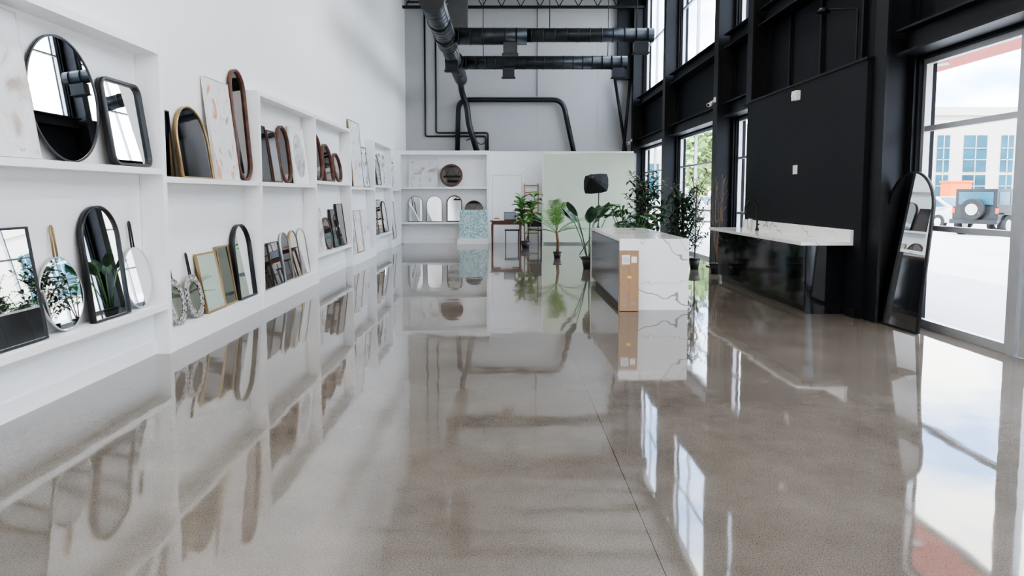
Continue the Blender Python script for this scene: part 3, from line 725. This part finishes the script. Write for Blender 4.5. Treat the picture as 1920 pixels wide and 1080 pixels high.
m.build('off_road_car', Matrix.Translation((18.0, 28.6, -.06)) @ Matrix.Rotation(-1.0, 4, 'Z'))
def car(X, Y, mt, rot=0):
    m = MB(); prof = [(-2.2, .3), (2.2, .3), (2.25, .75), (1.3, .95), (.6, 1.45), (-1.0, 1.48), (-1.9, 1.0), (-2.25, .9)]
    n = len(prof); b = len(m.v)
    for s_, in ((-.85,), (.85,)):
        for (q, zz) in prof: m.v.append(V((s_*(1 if zz < 1 else .82), q, zz)))
    m.face([b+i for i in range(n)], mt); m.face([b+n+i for i in range(n)][::-1], mt)
    for i in range(n): j = (i+1) % n; m.face([b+i, b+j, b+n+j, b+n+i], mt)
    for s_ in (-1, 1):
        m.poly([(s_*.80, 1.0, 1.0), (s_*.73, .55, 1.4), (s_*.73, -.95, 1.42), (s_*.80, -1.6, 1.02)], BWIN)
        for yy in (-1.35, 1.4): wheel(m, (s_*.78, yy, .33), .33, (1, 0, 0))
    m.poly([(-.6, -1.85, 1.04), (.6, -1.85, 1.04), (.55, -1.12, 1.44), (-.55, -1.12, 1.44)], BWIN)
    m.build('parked_car', Matrix.Translation((X, Y, -.06)) @ Matrix.Rotation(rot, 4, 'Z'))
car(20.2, 35.6, CARS, .3); car(11.5, 44, CARS, .2); car(23, 5, CARS, 1.57); car(23, 11, CARB, 1.57)
def tree(X, Y, h, R, n=520):
    m = MB(); m.tube([(X, Y, -.06), (X+.1, Y, h*.3), (X, Y, h*.65)], .14, BARK, 8, rr=[.18, .13, .07])
    for k in range(7):
        a = k*.9; m.tube([(X, Y, h*.32+k*.2), (X+math.cos(a)*R*.6, Y+math.sin(a)*R*.6, h*.55+k*.3)], .05, BARK, 5)
    for k in range(n):
        t = rd(0, 6.28); u = rd(-1, 1); r = rd(.45, 1)*R; q = math.sqrt(1-u*u)
        p = (X+r*q*math.cos(t), Y+r*q*math.sin(t), h*.6+u*r*(h*.4/R)); a = rd(0, 6.28)
        leaf(m, p, (math.cos(a), math.sin(a), rd(-.5, .5)), (rd(-1, 1), rd(-1, 1), 1), rd(.4, .8), .45, .3, LEAFT, 'ovate', 3)
    m.build('street_tree')
tree(14.2, 53, 6.6, 1.9); tree(18.6, 72, 7.0, 2.0); tree(24.5, -6, 6, 2.2)

# ------------------------------------------------------------------ world, sun
w = bpy.data.worlds.new('sky'); sc.world = w; w.use_nodes = True; nt = w.node_tree
bg = nt.nodes['Background']; tc = nt.nodes.new('ShaderNodeTexCoord'); mp = nt.nodes.new('ShaderNodeMapping'); mp.inputs['Scale'].default_value = (1, 1, 2.6)
n = nt.nodes.new('ShaderNodeTexNoise'); n.inputs['Scale'].default_value = 3.6; n.inputs['Detail'].default_value = 7; n.inputs['Roughness'].default_value = .55
r = nt.nodes.new('ShaderNodeValToRGB'); r.color_ramp.elements[0].position = .42; r.color_ramp.elements[0].color = (.28, .46, .78, 1)
r.color_ramp.elements[1].position = .59; r.color_ramp.elements[1].color = (1, .98, .945, 1)
nt.links.new(tc.outputs['Generated'], mp.inputs['Vector']); nt.links.new(mp.outputs['Vector'], n.inputs['Vector']); nt.links.new(n.outputs['Fac'], r.inputs['Fac']); nt.links.new(r.outputs['Color'], bg.inputs['Color'])
bg.inputs['Strength'].default_value = 4.0
s = bpy.data.lights.new('sun', 'SUN'); s.energy = 3.5; s.angle = .02; s.color = (1, .96, .9); so = bpy.data.objects.new('sun', s); sc.collection.objects.link(so)
so.rotation_euler = V((.35, .5, -.85)).to_track_quat('-Z', 'Y').to_euler()

# ------------------------------------------------------------------ camera
cam = bpy.data.cameras.new('camera'); co = bpy.data.objects.new('camera', cam); sc.collection.objects.link(co)
co.location = (0, 0, 1.5); co.rotation_euler = (math.radians(85), 0, 0)
cam.sensor_width = 36; cam.lens = 36*1400/1920; cam.shift_x = 15/1920; cam.shift_y = -52.5/1920
cam.clip_end = 500
sc.camera = co
sc.view_settings.view_transform = 'AgX'
sc.view_settings.look = 'AgX - Medium High Contrast'
sc.view_settings.exposure = 1.45
